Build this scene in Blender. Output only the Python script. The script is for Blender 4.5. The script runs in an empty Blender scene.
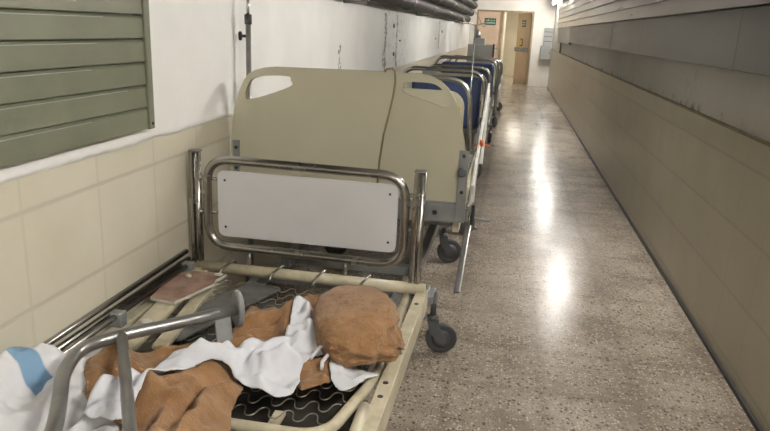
import bpy, bmesh, math, random
from mathutils import Vector, Matrix, noise
PI = math.pi
random.seed(7)
sc = bpy.context.scene
col = sc.collection

# ---------------------------------------------------------------- materials
def new_mat(name):
    m = bpy.data.materials.new(name); m.use_nodes = True
    nt = m.node_tree
    return m, nt, nt.nodes['Principled BSDF']

def ramp(nt, stops, interp='LINEAR'):
    r = nt.nodes.new('ShaderNodeValToRGB'); r.color_ramp.interpolation = interp
    els = r.color_ramp.elements
    while len(els) > 1: els.remove(els[-1])
    els[0].position = stops[0][0]; els[0].color = c4(stops[0][1])
    for p, c in stops[1:]:
        e = els.new(p); e.color = c4(c)
    return r

def c4(c):
    if isinstance(c, (int, float)): return (c, c, c, 1)
    return (c[0], c[1], c[2], 1)

def nz(nt, scale, detail=4, coord='Object', vec=None, rough=.55):
    n = nt.nodes.new('ShaderNodeTexNoise'); n.inputs['Scale'].default_value = scale
    n.inputs['Detail'].default_value = detail; n.inputs['Roughness'].default_value = rough
    if vec is None:
        t = nt.nodes.new('ShaderNodeTexCoord'); vec = t.outputs[coord]
    nt.links.new(vec, n.inputs['Vector'])
    return n

def mixc(nt, fac, a, b, mode='MIX'):
    m = nt.nodes.new('ShaderNodeMix'); m.data_type = 'RGBA'; m.blend_type = mode
    for s, v in ((m.inputs[0], fac), (m.inputs[6], a), (m.inputs[7], b)):
        if hasattr(v, 'links') or hasattr(v, 'is_linked'): nt.links.new(v, s)
        elif s == m.inputs[0]: s.default_value = v
        else: s.default_value = c4(v)
    return m.outputs[2]

def math_(nt, op, a, b=None):
    n = nt.nodes.new('ShaderNodeMath'); n.operation = op
    for i, v in enumerate((a, b)):
        if v is None: continue
        if isinstance(v, (int, float)): n.inputs[i].default_value = v
        else: nt.links.new(v, n.inputs[i])
    return n.outputs[0]

def bump(nt, bsdf, height, strength=.3, dist=.01):
    b = nt.nodes.new('ShaderNodeBump'); b.inputs['Strength'].default_value = strength
    b.inputs['Distance'].default_value = dist
    nt.links.new(height, b.inputs['Height']); nt.links.new(b.outputs[0], bsdf.inputs['Normal'])

def simple(name, c, rough=.5, metal=0, var=.12, scale=9, c2=None, bumps=0, bscale=60, spec=None, sheen=0):
    m, nt, b = new_mat(name)
    n = nz(nt, scale)
    lo = c2 if c2 else tuple(v * (1 - var * 2) for v in c)
    r = ramp(nt, [(.35, lo), (.6, c)])
    nt.links.new(n.outputs['Fac'], r.inputs[0]); nt.links.new(r.outputs[0], b.inputs['Base Color'])
    b.inputs['Roughness'].default_value = rough; b.inputs['Metallic'].default_value = metal
    if spec is not None: b.inputs['Specular IOR Level'].default_value = spec
    if sheen: b.inputs['Sheen Weight'].default_value = sheen
    if bumps:
        bump(nt, b, nz(nt, bscale, 5).outputs['Fac'], bumps, .004)
    return m

def mat_floor():
    m, nt, b = new_mat('terrazzo')
    t = nt.nodes.new('ShaderNodeTexCoord'); mo = nt.nodes.new('ShaderNodeMapping'); mo.inputs['Location'].default_value = (0, 0, .373)
    nt.links.new(t.outputs['Object'], mo.inputs[0]); o = mo.outputs[0]
    base = nz(nt, 3.4, 7, vec=o, rough=.65)
    r = ramp(nt, [(.34, (.23, .187, .148)), (.62, (.415, .36, .295))])
    nt.links.new(base.outputs['Fac'], r.inputs[0]); c = r.outputs[0]
    for sc_, off, stops in ((52, 0, [(0, 1), (.24, 1), (.26, 0)]), (75, 3, [(0, 1), (.3, 1), (.32, 0)]), (110, 5, [(0, 1), (.45, 1), (.47, 0)])):
        v = nt.nodes.new('ShaderNodeTexVoronoi'); v.inputs['Scale'].default_value = sc_
        mp = nt.nodes.new('ShaderNodeMapping'); mp.inputs['Location'].default_value = (off, off * .7, 0)
        nt.links.new(o, mp.inputs[0]); nt.links.new(mp.outputs[0], v.inputs['Vector'])
        sep = nt.nodes.new('ShaderNodeSeparateColor'); nt.links.new(v.outputs['Color'], sep.inputs[0])
        rr = ramp(nt, stops, 'CONSTANT'); nt.links.new(sep.outputs[0], rr.inputs[0])
        d = ramp(nt, [(.3, 1), (.5, 0)]); nt.links.new(v.outputs['Distance'], d.inputs[0])
        f = math_(nt, 'MULTIPLY', rr.outputs[0], d.outputs[0])
        cc = {52: (.13, .095, .075), 75: (.58, .52, .45), 110: (.19, .145, .11)}[sc_]
        c = mixc(nt, f, c, cc)
    # worn slab joints every 40 cm
    sp = nt.nodes.new('ShaderNodeSeparateXYZ'); nt.links.new(o, sp.inputs[0])
    wob = nz(nt, 7, 3, vec=o)
    js = []
    for ax in (0, 1):
        a = math_(nt, 'ADD', sp.outputs[ax], 20.13)
        a = math_(nt, 'ADD', a, math_(nt, 'MULTIPLY', wob.outputs['Fac'], .035))
        a = math_(nt, 'PINGPONG', a, .2)
        rr = ramp(nt, [(0, 1), (.035, 0)]); nt.links.new(a, rr.inputs[0]); js.append(rr.outputs[0])
    j = math_(nt, 'MAXIMUM', js[0], js[1])
    st = nz(nt, 1.3, 6, vec=o); sr = ramp(nt, [(.45, 0), (.75, 1)]); nt.links.new(st.outputs['Fac'], sr.inputs[0])
    c = mixc(nt, math_(nt, 'MULTIPLY', j, .26), c, (.10, .08, .062))
    c = mixc(nt, math_(nt, 'MULTIPLY', sr.outputs[0], .35), c, (.16, .13, .10))
    nt.links.new(c, b.inputs['Base Color'])
    rg = nz(nt, 3.5, 5, vec=o); rr = ramp(nt, [(.3, .19), (.7, .26)]); nt.links.new(rg.outputs['Fac'], rr.inputs[0])
    nt.links.new(rr.outputs[0], b.inputs['Roughness'])
    bump(nt, b, nz(nt, 4, 2, vec=o).outputs['Fac'], .05, .01)
    return m

def mat_tile(name, c, lo, rough=.3, yoff=0.0):
    m, nt, b = new_mat(name)
    t = nt.nodes.new('ShaderNodeTexCoord'); o = t.outputs['Object']
    sp = nt.nodes.new('ShaderNodeSeparateXYZ'); nt.links.new(o, sp.inputs[0])
    js = []
    for ax, per, off, w in ((1, .36, 10.08 - 1.58 + yoff, .008), (2, .29, 5.8 - .07, .009)):
        a = math_(nt, 'ADD', sp.outputs[ax], off)
        a = math_(nt, 'PINGPONG', a, per / 2)
        rr = ramp(nt, [(0, 1), (w * .5, 1), (w, 0)]); nt.links.new(a, rr.inputs[0]); js.append(rr.outputs[0])
    j = math_(nt, 'MAXIMUM', math_(nt, 'MULTIPLY', js[0], .45), js[1])
    n = nz(nt, 3, 5, vec=o); r = ramp(nt, [(.3, lo), (.65, c)]); nt.links.new(n.outputs['Fac'], r.inputs[0])
    cc = mixc(nt, math_(nt, 'MULTIPLY', j, .30), r.outputs[0], tuple(v * .42 for v in c))
    sc_ = nz(nt, 14, 6, vec=o, rough=.7); sr = ramp(nt, [(.66, 0), (.8, 1)]); nt.links.new(sc_.outputs['Fac'], sr.inputs[0])
    cc = mixc(nt, math_(nt, 'MULTIPLY', sr.outputs[0], .4), cc, tuple(v * .5 for v in c))
    nt.links.new(cc, b.inputs['Base Color']); b.inputs['Roughness'].default_value = rough
    inv = math_(nt, 'SUBTRACT', 1.0, j)
    bump(nt, b, inv, .35, .002)
    return m

def mat_plaster(name, c, dirt, bands, low=None, cracks=()):
    """white plaster with flaking dark patches in bands along the corridor"""
    m, nt, b = new_mat(name)
    t = nt.nodes.new('ShaderNodeTexCoord'); o = t.outputs['Object']
    sp = nt.nodes.new('ShaderNodeSeparateXYZ'); nt.links.new(o, sp.inputs[0])
    n = nz(nt, 2.0, 5, vec=o); r = ramp(nt, [(.3, tuple(v * .9 for v in c)), (.6, c)]); nt.links.new(n.outputs['Fac'], r.inputs[0])
    cc = r.outputs[0]
    mp = nt.nodes.new('ShaderNodeMapping'); mp.inputs['Scale'].default_value = (1, 5, 1.6); nt.links.new(o, mp.inputs[0])
    st = nz(nt, 5.5, 6, vec=mp.outputs[0], rough=.7)
    sr = ramp(nt, [(.56, 0), (.63, 1)]); nt.links.new(st.outputs['Fac'], sr.inputs[0])
    fac = None
    for y0, w, k in bands:
        a = math_(nt, 'ABSOLUTE', math_(nt, 'SUBTRACT', sp.outputs[1], y0))
        rr = ramp(nt, [(0, k), (w * .5, k * .7), (w, 0)]); nt.links.new(a, rr.inputs[0])
        fac = rr.outputs[0] if fac is None else math_(nt, 'MAXIMUM', fac, rr.outputs[0])
    if fac is not None:
        cc = mixc(nt, math_(nt, 'MULTIPLY', fac, sr.outputs[0]), cc, dirt)
    for y0, zlo, zhi, k in cracks:      # ragged cracks and chipped edges where the plaster was patched
        wb = nz(nt, 9, 6, vec=o, rough=.7)
        a = math_(nt, 'ADD', math_(nt, 'SUBTRACT', sp.outputs[1], y0), math_(nt, 'MULTIPLY', math_(nt, 'SUBTRACT', wb.outputs['Fac'], .5), .35))
        a = math_(nt, 'ABSOLUTE', a)
        th_ = nz(nt, 13, 5, vec=o, rough=.8); tr = ramp(nt, [(.40, 0), (.68, k)]); nt.links.new(th_.outputs['Fac'], tr.inputs[0])
        m_ = math_(nt, 'LESS_THAN', a, tr.outputs[0])
        m_ = math_(nt, 'MULTIPLY', m_, math_(nt, 'GREATER_THAN', sp.outputs[2], zlo)); m_ = math_(nt, 'MULTIPLY', m_, math_(nt, 'LESS_THAN', sp.outputs[2], zhi))
        cc = mixc(nt, math_(nt, 'MULTIPLY', m_, .85), cc, (.13, .115, .09))
    fl = nz(nt, 23, 6, vec=o, rough=.75); fr = ramp(nt, [(.70, 0), (.76, 1)]); nt.links.new(fl.outputs['Fac'], fr.inputs[0])
    cc = mixc(nt, math_(nt, 'MULTIPLY', fr.outputs[0], .6), cc, dirt)
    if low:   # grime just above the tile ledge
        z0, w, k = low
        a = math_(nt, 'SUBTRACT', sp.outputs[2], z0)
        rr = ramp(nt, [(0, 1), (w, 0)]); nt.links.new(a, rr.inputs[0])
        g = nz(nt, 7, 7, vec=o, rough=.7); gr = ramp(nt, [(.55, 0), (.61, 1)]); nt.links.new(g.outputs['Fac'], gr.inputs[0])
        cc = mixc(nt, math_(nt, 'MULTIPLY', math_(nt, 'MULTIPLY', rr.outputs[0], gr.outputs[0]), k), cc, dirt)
    nt.links.new(cc, b.inputs['Base Color']); b.inputs['Roughness'].default_value = .6
    bump(nt, b, nz(nt, 12, 6, vec=o).outputs['Fac'], .25, .006)
    return m

def emit(name, c, s):
    m, nt, b = new_mat(name)
    b.inputs['Emission Color'].default_value = c4(c); b.inputs['Emission Strength'].default_value = s
    b.inputs['Base Color'].default_value = c4(c)
    return m

def mat_metal(name, c, rough, streak=.2):
    m, nt, b = new_mat(name)
    t = nt.nodes.new('ShaderNodeTexCoord')
    mp = nt.nodes.new('ShaderNodeMapping'); mp.inputs['Scale'].default_value = (5, .5, 5); nt.links.new(t.outputs['Object'], mp.inputs[0])
    n = nz(nt, 2.0, 3, vec=mp.outputs[0])
    r = ramp(nt, [(.3, tuple(v * (1 - streak * 2) for v in c)), (.65, c)]); nt.links.new(n.outputs['Fac'], r.inputs[0])
    nt.links.new(r.outputs[0], b.inputs['Base Color'])
    b.inputs['Metallic'].default_value = 1
    rr = ramp(nt, [(.3, rough * .9), (.7, rough * 1.15)]); nt.links.new(n.outputs['Fac'], rr.inputs[0]); nt.links.new(rr.outputs[0], b.inputs['Roughness'])
    return m

M = {}
M['floor'] = mat_floor()
M['tile'] = mat_tile('cream_tile', (.66, .62, .51), (.60, .555, .445))
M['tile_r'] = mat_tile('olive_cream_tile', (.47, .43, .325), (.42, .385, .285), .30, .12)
M['plaster'] = mat_plaster('white_plaster', (.87, .865, .85), (.20, .18, .15), [(7.9, .9, .9), (7.2, .25, .7), (13.2, 1.2, .8), (19.5, 2.0, .5)], None, [(7.0, 1.05, 1.62, .13), (7.7, 1.05, 1.62, .10), (12.2, 1.15, 1.62, .16), (5.1, 1.15, 1.35, .03)])
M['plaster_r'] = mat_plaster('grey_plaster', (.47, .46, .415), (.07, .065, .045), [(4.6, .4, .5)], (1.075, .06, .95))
M['plaster_far'] = mat_plaster('far_plaster', (.82, .80, .76), (.3, .27, .22), [])
M['ceiling'] = simple('ceiling_paint', (.72, .71, .68), .7)
M['chrome'] = mat_metal('worn_chrome', (.58, .565, .54), .24, .08)
M['chrome_dark'] = mat_metal('dull_chrome', (.42, .405, .38), .25, .08)
M['steel'] = mat_metal('brushed_steel', (.23, .22, .205), .40, .06)
M['clad'] = mat_metal('cladding_steel', (.62, .59, .55), .30, .08)
M['alu'] = simple('grey_aluminium', (.34, .34, .335), .32, .75)
M['grey'] = simple('grey_painted_steel', (.29, .30, .30), .45, .2)
M['beige'] = simple('beige_enamel', (.62, .57, .43), .4, 0, .1, 12)
M['beige_rail'] = simple('chipped_beige_enamel', (.60, .55, .41), .42, 0, .1, 16, (.46, .41, .29))
M['board'] = simple('beige_board', (.53, .50, .375), .45, 0, .03, 2)
M['board_edge'] = simple('board_edge', (.24, .20, .11), .5)
M['white_panel'] = simple('white_laminate', (.66, .66, .68), .4, 0, .03, 3)
M['green'] = simple('green_shutter_paint', (.165, .172, .120), .38, 0, .08, 4)
M['rubber'] = simple('black_rubber', (.07, .072, .078), .6)
M['dark'] = simple('dark_plastic', (.03, .03, .032), .5)
M['wheelgrey'] = simple('grey_wheel', (.10, .105, .11), .5)
M['pipe'] = simple('pipe_wrap', (.055, .050, .046), .55, .1, .2, 9, (.025, .022, .02), .6, 25)
M['blue'] = simple('blue_vinyl', (.045, .075, .19), .42, 0, .15, 4)
M['white'] = simple('white_enamel', (.72, .71, .68), .4)
M['yellow'] = simple('yellow_label', (.75, .48, .05), .5)
M['orange'] = simple('orange_plastic', (.75, .16, .03), .45)
M['door'] = simple('tan_door', (.72, .54, .41), .5, 0, .05, 1.5)
M['door2'] = simple('tan_door_leaf', (.56, .43, .31), .5, 0, .06, 1.5)
M['jamb'] = simple('door_jamb_paint', (.38, .29, .19), .5)
M['cream'] = simple('cream_wall', (.74, .69, .57), .5, 0, .06, 2)
M['sign'] = simple('sign_green', (.02, .13, .06), .4)
M['sign_ink'] = simple('sign_white', (.6, .7, .6), .4)
M['cabinet'] = simple('cabinet_grey', (.36, .37, .365), .45, .1, .05, 3)
M['housing'] = simple('lamp_housing', (.7, .7, .7), .4)
M['tube'] = emit('fluorescent', (1, .965, .90), 60)
M['tube_lobby'] = emit('lobby_diffuser', (1, .93, .80), 40)
M['wire'] = mat_metal('spring_wire', (.55, .52, .45), .3)
M['dust'] = simple('dusty_steel', (.21, .215, .21), .55, .25, .15, 8, (.12, .12, .115))
M['underbed_shade'] = simple('shade_dark_steel', (.07, .063, .055), .6, .1, .2, 9, (.028, .025, .022))  # near-black colour standing for shade under the springs
M['laminate'] = simple('marbled_laminate', (.36, .24, .19), .35, 0, .1, 22, (.22, .13, .10))
M['crumb'] = simple('plaster_crumb', (.62, .60, .54), .9)
M['glass'] = simple('lamp_white', (.8, .8, .8), .3)

def mat_cloth(name, c, lo, k, sheen, scale=90):
    m, nt, b = new_mat(name)
    n = nz(nt, 14, 6); r = ramp(nt, [(.35, lo), (.62, c)]); nt.links.new(n.outputs['Fac'], r.inputs[0])
    nt.links.new(r.outputs[0], b.inputs['Base Color']); b.inputs['Roughness'].default_value = .9
    b.inputs['Sheen Weight'].default_value = sheen; b.inputs['Specular IOR Level'].default_value = .2
    f = nz(nt, scale, 4)
    bump(nt, b, f.outputs['Fac'], k, .006)
    return m
M['terry'] = mat_cloth('brown_terry', (.34, .19, .09), (.25, .132, .058), .9, .25, 170)
M['sheet'] = mat_cloth('white_cotton', (.74, .75, .80), (.68, .69, .745), .25, .05, 60)

def mat_striped():
    m, nt, b = new_mat('striped_cotton')
    t = nt.nodes.new('ShaderNodeTexCoord'); sp = nt.nodes.new('ShaderNodeSeparateXYZ'); nt.links.new(t.outputs['Object'], sp.inputs[0])
    # one woven blue stripe running across the sheet
    a = math_(nt, 'ADD', math_(nt, 'MULTIPLY', sp.outputs[0], .28), sp.outputs[1])
    a = math_(nt, 'ABSOLUTE', math_(nt, 'SUBTRACT', a, 1.095))
    rr = ramp(nt, [(0, 1), (.036, 1), (.040, 0)]); nt.links.new(a, rr.inputs[0])
    lim = math_(nt, 'LESS_THAN', sp.outputs[0], -1.15)
    c = mixc(nt, math_(nt, 'MULTIPLY', rr.outputs[0], lim), (.73, .73, .75), (.20, .34, .50))
    nt.links.new(c, b.inputs['Base Color']); b.inputs['Roughness'].default_value = .9
    bump(nt, b, nz(nt, 60, 4).outputs['Fac'], .25, .005)
    return m
M['striped'] = mat_striped()

# ---------------------------------------------------------------- mesh helpers
def obj(name, bm, mat, parent=None, smooth=False, bevel=0, seg=2, **props):
    me = bpy.data.meshes.new(name); bm.normal_update(); bm.to_mesh(me); bm.free()
    for mm in (mat if isinstance(mat, (list, tuple)) else [mat]): me.materials.append(M[mm])
    if smooth:
        for p in me.polygons: p.use_smooth = True
    o = bpy.data.objects.new(name, me); col.objects.link(o)
    if parent is not None: o.parent = parent
    if bevel:
        md = o.modifiers.new('Bevel', 'BEVEL'); md.width = bevel; md.segments = seg; md.limit_method = 'ANGLE'; md.angle_limit = math.radians(40)
    for k, v in props.items(): o[k] = v
    return o

def empty(name, label, cat, loc=(0, 0, 0), group=None):
    o = bpy.data.objects.new(name, None); col.objects.link(o); o.empty_display_size = .1
    o.location = loc; o['label'] = label; o['category'] = cat
    if group: o['group'] = group
    return o

def tag(o, label, cat, group=None, kind=None):
    o['label'] = label; o['category'] = cat
    if group: o['group'] = group
    if kind: o['kind'] = kind
    return o

def structure(name, bm, mat, parent=None, **k):
    o = obj(name, bm, mat, parent, **k)
    o['kind'] = 'structure'
    return o

def B(): return bmesh.new()

def box(bm, x0, x1, y0, y1, z0, z1, mi=0):
    v = [bm.verts.new(p) for p in ((x0, y0, z0), (x1, y0, z0), (x1, y1, z0), (x0, y1, z0), (x0, y0, z1), (x1, y0, z1), (x1, y1, z1), (x0, y1, z1))]
    for f in ((0, 3, 2, 1), (4, 5, 6, 7), (0, 1, 5, 4), (1, 2, 6, 5), (2, 3, 7, 6), (3, 0, 4, 7)):
        bm.faces.new([v[i] for i in f]).material_index = mi
    return bm

def bar(bm, a, b, w, h, up=(0, 0, 1), mi=0):
    """rectangular bar from a to b, w across, h along up"""
    a, b = Vector(a), Vector(b); d = (b - a).normalized(); up = Vector(up)
    s = d.cross(up).normalized() * (w / 2); u = s.cross(d).normalized() * (h / 2)
    vs = []
    for p in (a, b):
        for q in ((-1, -1), (1, -1), (1, 1), (-1, 1)): vs.append(bm.verts.new(p + s * q[0] + u * q[1]))
    for f in ((0, 1, 2, 3), (7, 6, 5, 4), (0, 4, 5, 1), (1, 5, 6, 2), (2, 6, 7, 3), (3, 7, 4, 0)):
        bm.faces.new([vs[i] for i in f]).material_index = mi
    bmesh.ops.recalc_face_normals(bm, faces=bm.faces[:])
    return bm

def fillet(pts, r, closed=False, n=7):
    pts = [Vector(p) for p in pts]; out = []; N = len(pts)
    for i, p in enumerate(pts):
        if not closed and i in (0, N - 1): out.append(p); continue
        a, b = pts[i - 1], pts[(i + 1) % N]
        da, db = (a - p), (b - p)
        rr = min(r, da.length * .49, db.length * .49)
        A, C_ = p + da.normalized() * rr, p + db.normalized() * rr
        for k in range(n + 1):
            t = k / n; out.append(A * (1 - t) ** 2 + p * 2 * t * (1 - t) + C_ * t * t)
    return out

def tube(bm, pts, r, seg=10, closed=False, mi=0):
    pts = [Vector(p) for p in pts]
    q = [pts[0]]
    for p in pts[1:]:
        if (p - q[-1]).length > 1e-5: q.append(p)
    pts = q; N = len(pts)
    t0 = (pts[1] - pts[0]).normalized()
    ref = Vector((0, 0, 1)) if abs(t0.z) < .9 else Vector((1, 0, 0))
    n = t0.cross(ref).normalized(); rings = []; prev = t0
    for i, p in enumerate(pts):
        if closed: t = (pts[(i + 1) % N] - pts[i - 1]).normalized()
        elif i == 0: t = t0
        elif i == N - 1: t = (pts[i] - pts[i - 1]).normalized()
        else: t = ((pts[i + 1] - p).normalized() + (p - pts[i - 1]).normalized()).normalized()
        if i > 0:
            rot = prev.rotation_difference(t); n = rot @ n
        prev = t; n = (n - t * n.dot(t)).normalized(); bb = t.cross(n)
        rings.append([bm.verts.new(p + (n * math.cos(a) + bb * math.sin(a)) * r) for a in [2 * PI * k / seg for k in range(seg)]])
    for i in range(N if closed else N - 1):
        a, b = rings[i], rings[(i + 1) % N]
        off = 0
        if closed and i == N - 1:
            best = 1e9
            for s in range(seg):
                d = (a[0].co - b[s].co).length
                if d < best: best, off = d, s
        for k in range(seg):
            f = bm.faces.new((a[k], a[(k + 1) % seg], b[(k + 1 + off) % seg], b[(k + off) % seg])); f.material_index = mi; f.smooth = True
    if not closed:
        bm.faces.new(rings[0][::-1]).material_index = mi; bm.faces.new(rings[-1]).material_index = mi
    bmesh.ops.recalc_face_normals(bm, faces=bm.faces[:])
    return bm

def cyl(bm, a, b, r, seg=16, mi=0): return tube(bm, [a, b], r, seg, mi=mi)

def lathe(bm, c, axis, prof, seg=24, mi=0):
    """prof: (distance along axis, radius)"""
    c, ax = Vector(c), Vector(axis).normalized()
    ref = Vector((0, 0, 1)) if abs(ax.z) < .9 else Vector((1, 0, 0))
    n = ax.cross(ref).normalized(); m = ax.cross(n); rings = []
    for d, r in prof:
        rings.append([bm.verts.new(c + ax * d + (n * math.cos(2 * PI * k / seg) + m * math.sin(2 * PI * k / seg)) * r) for k in range(seg)])
    for a, b in zip(rings, rings[1:]):
        for k in range(seg):
            f = bm.faces.new((a[k], a[(k + 1) % seg], b[(k + 1) % seg], b[k])); f.smooth = True; f.material_index = mi
    bm.faces.new(rings[0][::-1]).material_index = mi; bm.faces.new(rings[-1]).material_index = mi
    bmesh.ops.recalc_face_normals(bm, faces=bm.faces[:])
    return bm

def ball(bm, c, r, sc_=(1, 1, 1), sub=2):
    g = bmesh.ops.create_icosphere(bm, subdivisions=sub, radius=r)
    for v in g['verts']: v.co = Vector((v.co.x * sc_[0], v.co.y * sc_[1], v.co.z * sc_[2])) + Vector(c)
    for f in bm.faces: f.smooth = True
    return bm

def smooth2d(pts, n=6):
    """closed Catmull-Rom"""
    N = len(pts); out = []
    for i in range(N):
        p0, p1, p2, p3 = pts[i - 1], pts[i], pts[(i + 1) % N], pts[(i + 2) % N]
        for k in range(n):
            t = k / n
            out.append(tuple(.5 * (2 * p1[j] + (p2[j] - p0[j]) * t + (2 * p0[j] - 5 * p1[j] + 4 * p2[j] - p3[j]) * t * t + (3 * p1[j] - p0[j] - 3 * p2[j] + p3[j]) * t ** 3) for j in (0, 1)))
    return out

def plate(bm, outer, y, th, holes=(), tilt=0, mi_face=0, mi_edge=0):
    """board in the XZ plane, front face at y, thickness th going +y, with holes"""
    loops = [outer] + list(holes); edges = []; 
    fr = []
    for lp in loops:
        vs = [bm.verts.new((p[0], y, p[1])) for p in lp]; fr.append(vs)
        edges += [bm.edges.new((vs[i], vs[(i + 1) % len(vs)])) for i in range(len(vs))]
    g = bmesh.ops.triangle_fill(bm, edges=edges, use_beauty=True)
    front = [f for f in g['geom'] if isinstance(f, bmesh.types.BMFace)]
    for f in front: f.material_index = mi_face
    bk = {}
    for vs in fr:
        for v in vs: bk[v] = bm.verts.new(v.co + Vector((0, th, 0)))
    for f in front:
        bm.faces.new([bk[v] for v in reversed(f.verts)]).material_index = mi_face
    for vs in fr:
        for i in range(len(vs)):
            a, b = vs[i], vs[(i + 1) % len(vs)]
            bm.faces.new((a, b, bk[b], bk[a])).material_index = mi_edge
    bmesh.ops.recalc_face_normals(bm, faces=bm.faces[:])
    return bm

def rrect(x0, x1, z0, z1, r, n=6):
    pts = []
    for cx, cz, a0 in ((x1 - r, z1 - r, 0), (x0 + r, z1 - r, PI / 2), (x0 + r, z0 + r, PI), (x1 - r, z0 + r, 1.5 * PI)):
        for k in range(n + 1):
            a = a0 + PI / 2 * k / n; pts.append((cx + r * math.cos(a), cz + r * math.sin(a)))
    return pts

# ---------------------------------------------------------------- setting
XL, XR, YN, YF, ZC = -1.30, 1.099, -3.5, 20.45, 2.46
structure('floor', box(B(), XL - .2, XR + .2, YN, 25, -.12, 0), 'floor')
structure('ceiling', box(B(), XL - .2, XR + .2, YN, 25, ZC, ZC + .12), 'ceiling')
structure('wall_left', box(B(), XL - .2, XL, YN, YF, 0, 1.046), 'tile')
# plaster above the left tiles, with a ragged lower edge
bm = B(); N = 520; rows = []
for i in range(N + 1):
    y = YN + (YF - YN) * i / N
    e = .008 * noise.noise(Vector((y * 5, 0, 0))) + .006 * noise.noise(Vector((y * 21, 3, 0)))
    lip = .010 + .006 * noise.noise(Vector((y * 9, 7, 0)))
    rows.append([bm.verts.new(p) for p in ((XL - .1, y, 1.040 + e), (XL + lip * .5, y, 1.040 + e), (XL + lip, y, 1.049 + e), (XL + .007, y, 1.066 + e * .5), (XL + .004, y, 1.12), (XL + .004, y, ZC))])
for a, b in zip(rows, rows[1:]):
    for k in range(5):
        f = bm.faces.new((a[k], a[k + 1], b[k + 1], b[k])); f.smooth = k in (2, 3, 4)
bmesh.ops.recalc_face_normals(bm, faces=bm.faces[:])
bm2 = bm
structure('trim_1', bm2, 'plaster')
structure('wall_right', box(B(), XR, XR + .2, YN, YF, 0, 1.075), 'tile_r')
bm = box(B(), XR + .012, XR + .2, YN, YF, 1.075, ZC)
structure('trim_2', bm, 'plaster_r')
structure('trim_3', box(B(), XR - .004, XR + .012, YN, YF, 1.066, 1.079), 'board_edge')
structure('baseboard_right', box(B(), XR - .012, XR - .0005, YN, YF, 0, .022), 'dark')
structure('added_wall_front', box(B(), XL - .2, XR + .2, YN - .1, YN, 0, ZC), 'plaster_far')  # unseen wall behind the camera, added to keep the light in
# end wall with a double doorway x -1.08 .. .52, z 0 .. 2.07
bm = B()
box(bm, .525, XR + .2, YF, YF + .15, 0, ZC); box(bm, XL - .2, -1.09, YF, YF + .15, 0, ZC); box(bm, -1.09, .525, YF, YF + .15, 2.08, ZC)
structure('wall_back', bm, 'plaster_far')
# lobby beyond
bm = B(); box(bm, XL - .2, XL, YF + .15, 25, 0, ZC); structure('wall_left_lobby', bm, 'cream')
bm = B(); box(bm, XR, XR + .2, YF + .15, 25, 0, ZC); structure('wall_right_lobby', bm, 'cream')
bm = B(); box(bm, XL - .2, XR + .2, 25, 25.1, 0, ZC); structure('wall_back_lobby', bm, 'cream')
bm = B(); box(bm, -.36, -.30, YF + .16, 24.9, 0, ZC); structure('wall_inner_lobby', bm, 'cream')
# frame
bm = B(); box(bm, .485, .53, YF - .015, YF + .16, 0, 2.095); box(bm, -1.10, -1.06, YF - .015, YF + .16, 0, 2.095); box(bm, -1.06, .485, YF - .015, YF + .16, 2.06, 2.095)
box(bm, -.40, -.335, YF + .0, YF + .16, 0, 2.06)
structure('trim_4', bm, 'jamb')
# closed left leaf
d = obj('door_leaf', box(B(), -1.058, -.403, YF + .03, YF + .075, .01, 2.055), 'door', bevel=.004); 
d.name = 'door_1'; d['kind'] = 'structure'
bm = B(); cyl(bm, (-.46, YF + .03, 1.02), (-.46, YF - .03, 1.02), .012); tube(bm, fillet([(-.46, YF - .03, 1.02), (-.58, YF - .03, 1.02)], .01), .011)
obj('door_handle', bm, 'steel', d)
# exit sign-like plates: dark green with pale lines of lettering
def green_sign(name, label, w, h, M4):
    s = empty(name, label, 'sign'); s.matrix_world = M4
    obj('sign_plate', box(B(), -w / 2, w / 2, -.008, 0, -h / 2, h / 2), 'sign', s, bevel=.003)
    bm = B()
    for r in range(2):
        x = -w * .40; z = h * .17 - r * h * .36
        while x < w * .36:
            ww = w * random.choice((.035, .05, .06)); box(bm, x, x + ww, -.0105, -.008, z - h * .10, z + h * .10); x += ww + w * .022
            if random.random() < .16: x += w * .05
    obj('sign_lettering', bm, 'sign_ink', s)
    return s
green_sign('door_sign', 'green sign on the closed tan door at the corridor end', .33, .19, Matrix.Translation((-.71, YF + .0295, 1.77)))
# open right leaf: hinged at the right jamb, swung into the lobby
hx, hy = .480, YF + .17
d2 = bpy.data.objects.new('door_2', None); col.objects.link(d2); d2['kind'] = 'structure'
d2.location = (hx, hy, 0); ang = math.radians(180 - 62); d2.rotation_euler = (0, 0, ang)
o = obj('door_leaf', box(B(), 0, .78, -.022, .022, .01, 2.05), 'door2', d2, bevel=.004); o['kind'] = 'structure'
bm = B(); 
for zz in (.97,): box(bm, .06, .72, .022, .05, zz - .02, zz + .10); cyl(bm, (.06, .085, zz + .04), (.72, .085, zz + .04), .018)
box(bm, .06, .10, .022, .10, .95, 1.07); box(bm, .68, .72, .022, .10, .95, 1.07)
o = obj('push_bar', bm, 'grey', d2); o['kind'] = 'structure'
mw = Matrix.Translation((hx, hy, 0)) @ Matrix.Rotation(ang, 4, 'Z')
green_sign('door_sign', 'small green sign on the tan door standing open at the corridor end', .22, .19, mw @ Matrix.Translation((.40, .0225, 1.76)) @ Matrix.Rotation(PI, 4, 'Z'))
nt_ = empty('wall_notice', 'small framed notice above the push bar of the open tan door', 'notice'); nt_.matrix_world = mw @ Matrix.Translation((.47, .0225, 1.22)) @ Matrix.Rotation(PI, 4, 'Z')
obj('notice_frame', box(B(), -.075, .075, -.01, 0, -.11, .11), 'sign', nt_, bevel=.003)
obj('notice_paper', box(B(), -.05, .05, -.0125, -.01, -.075, .075), 'yellow', nt_)

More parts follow.
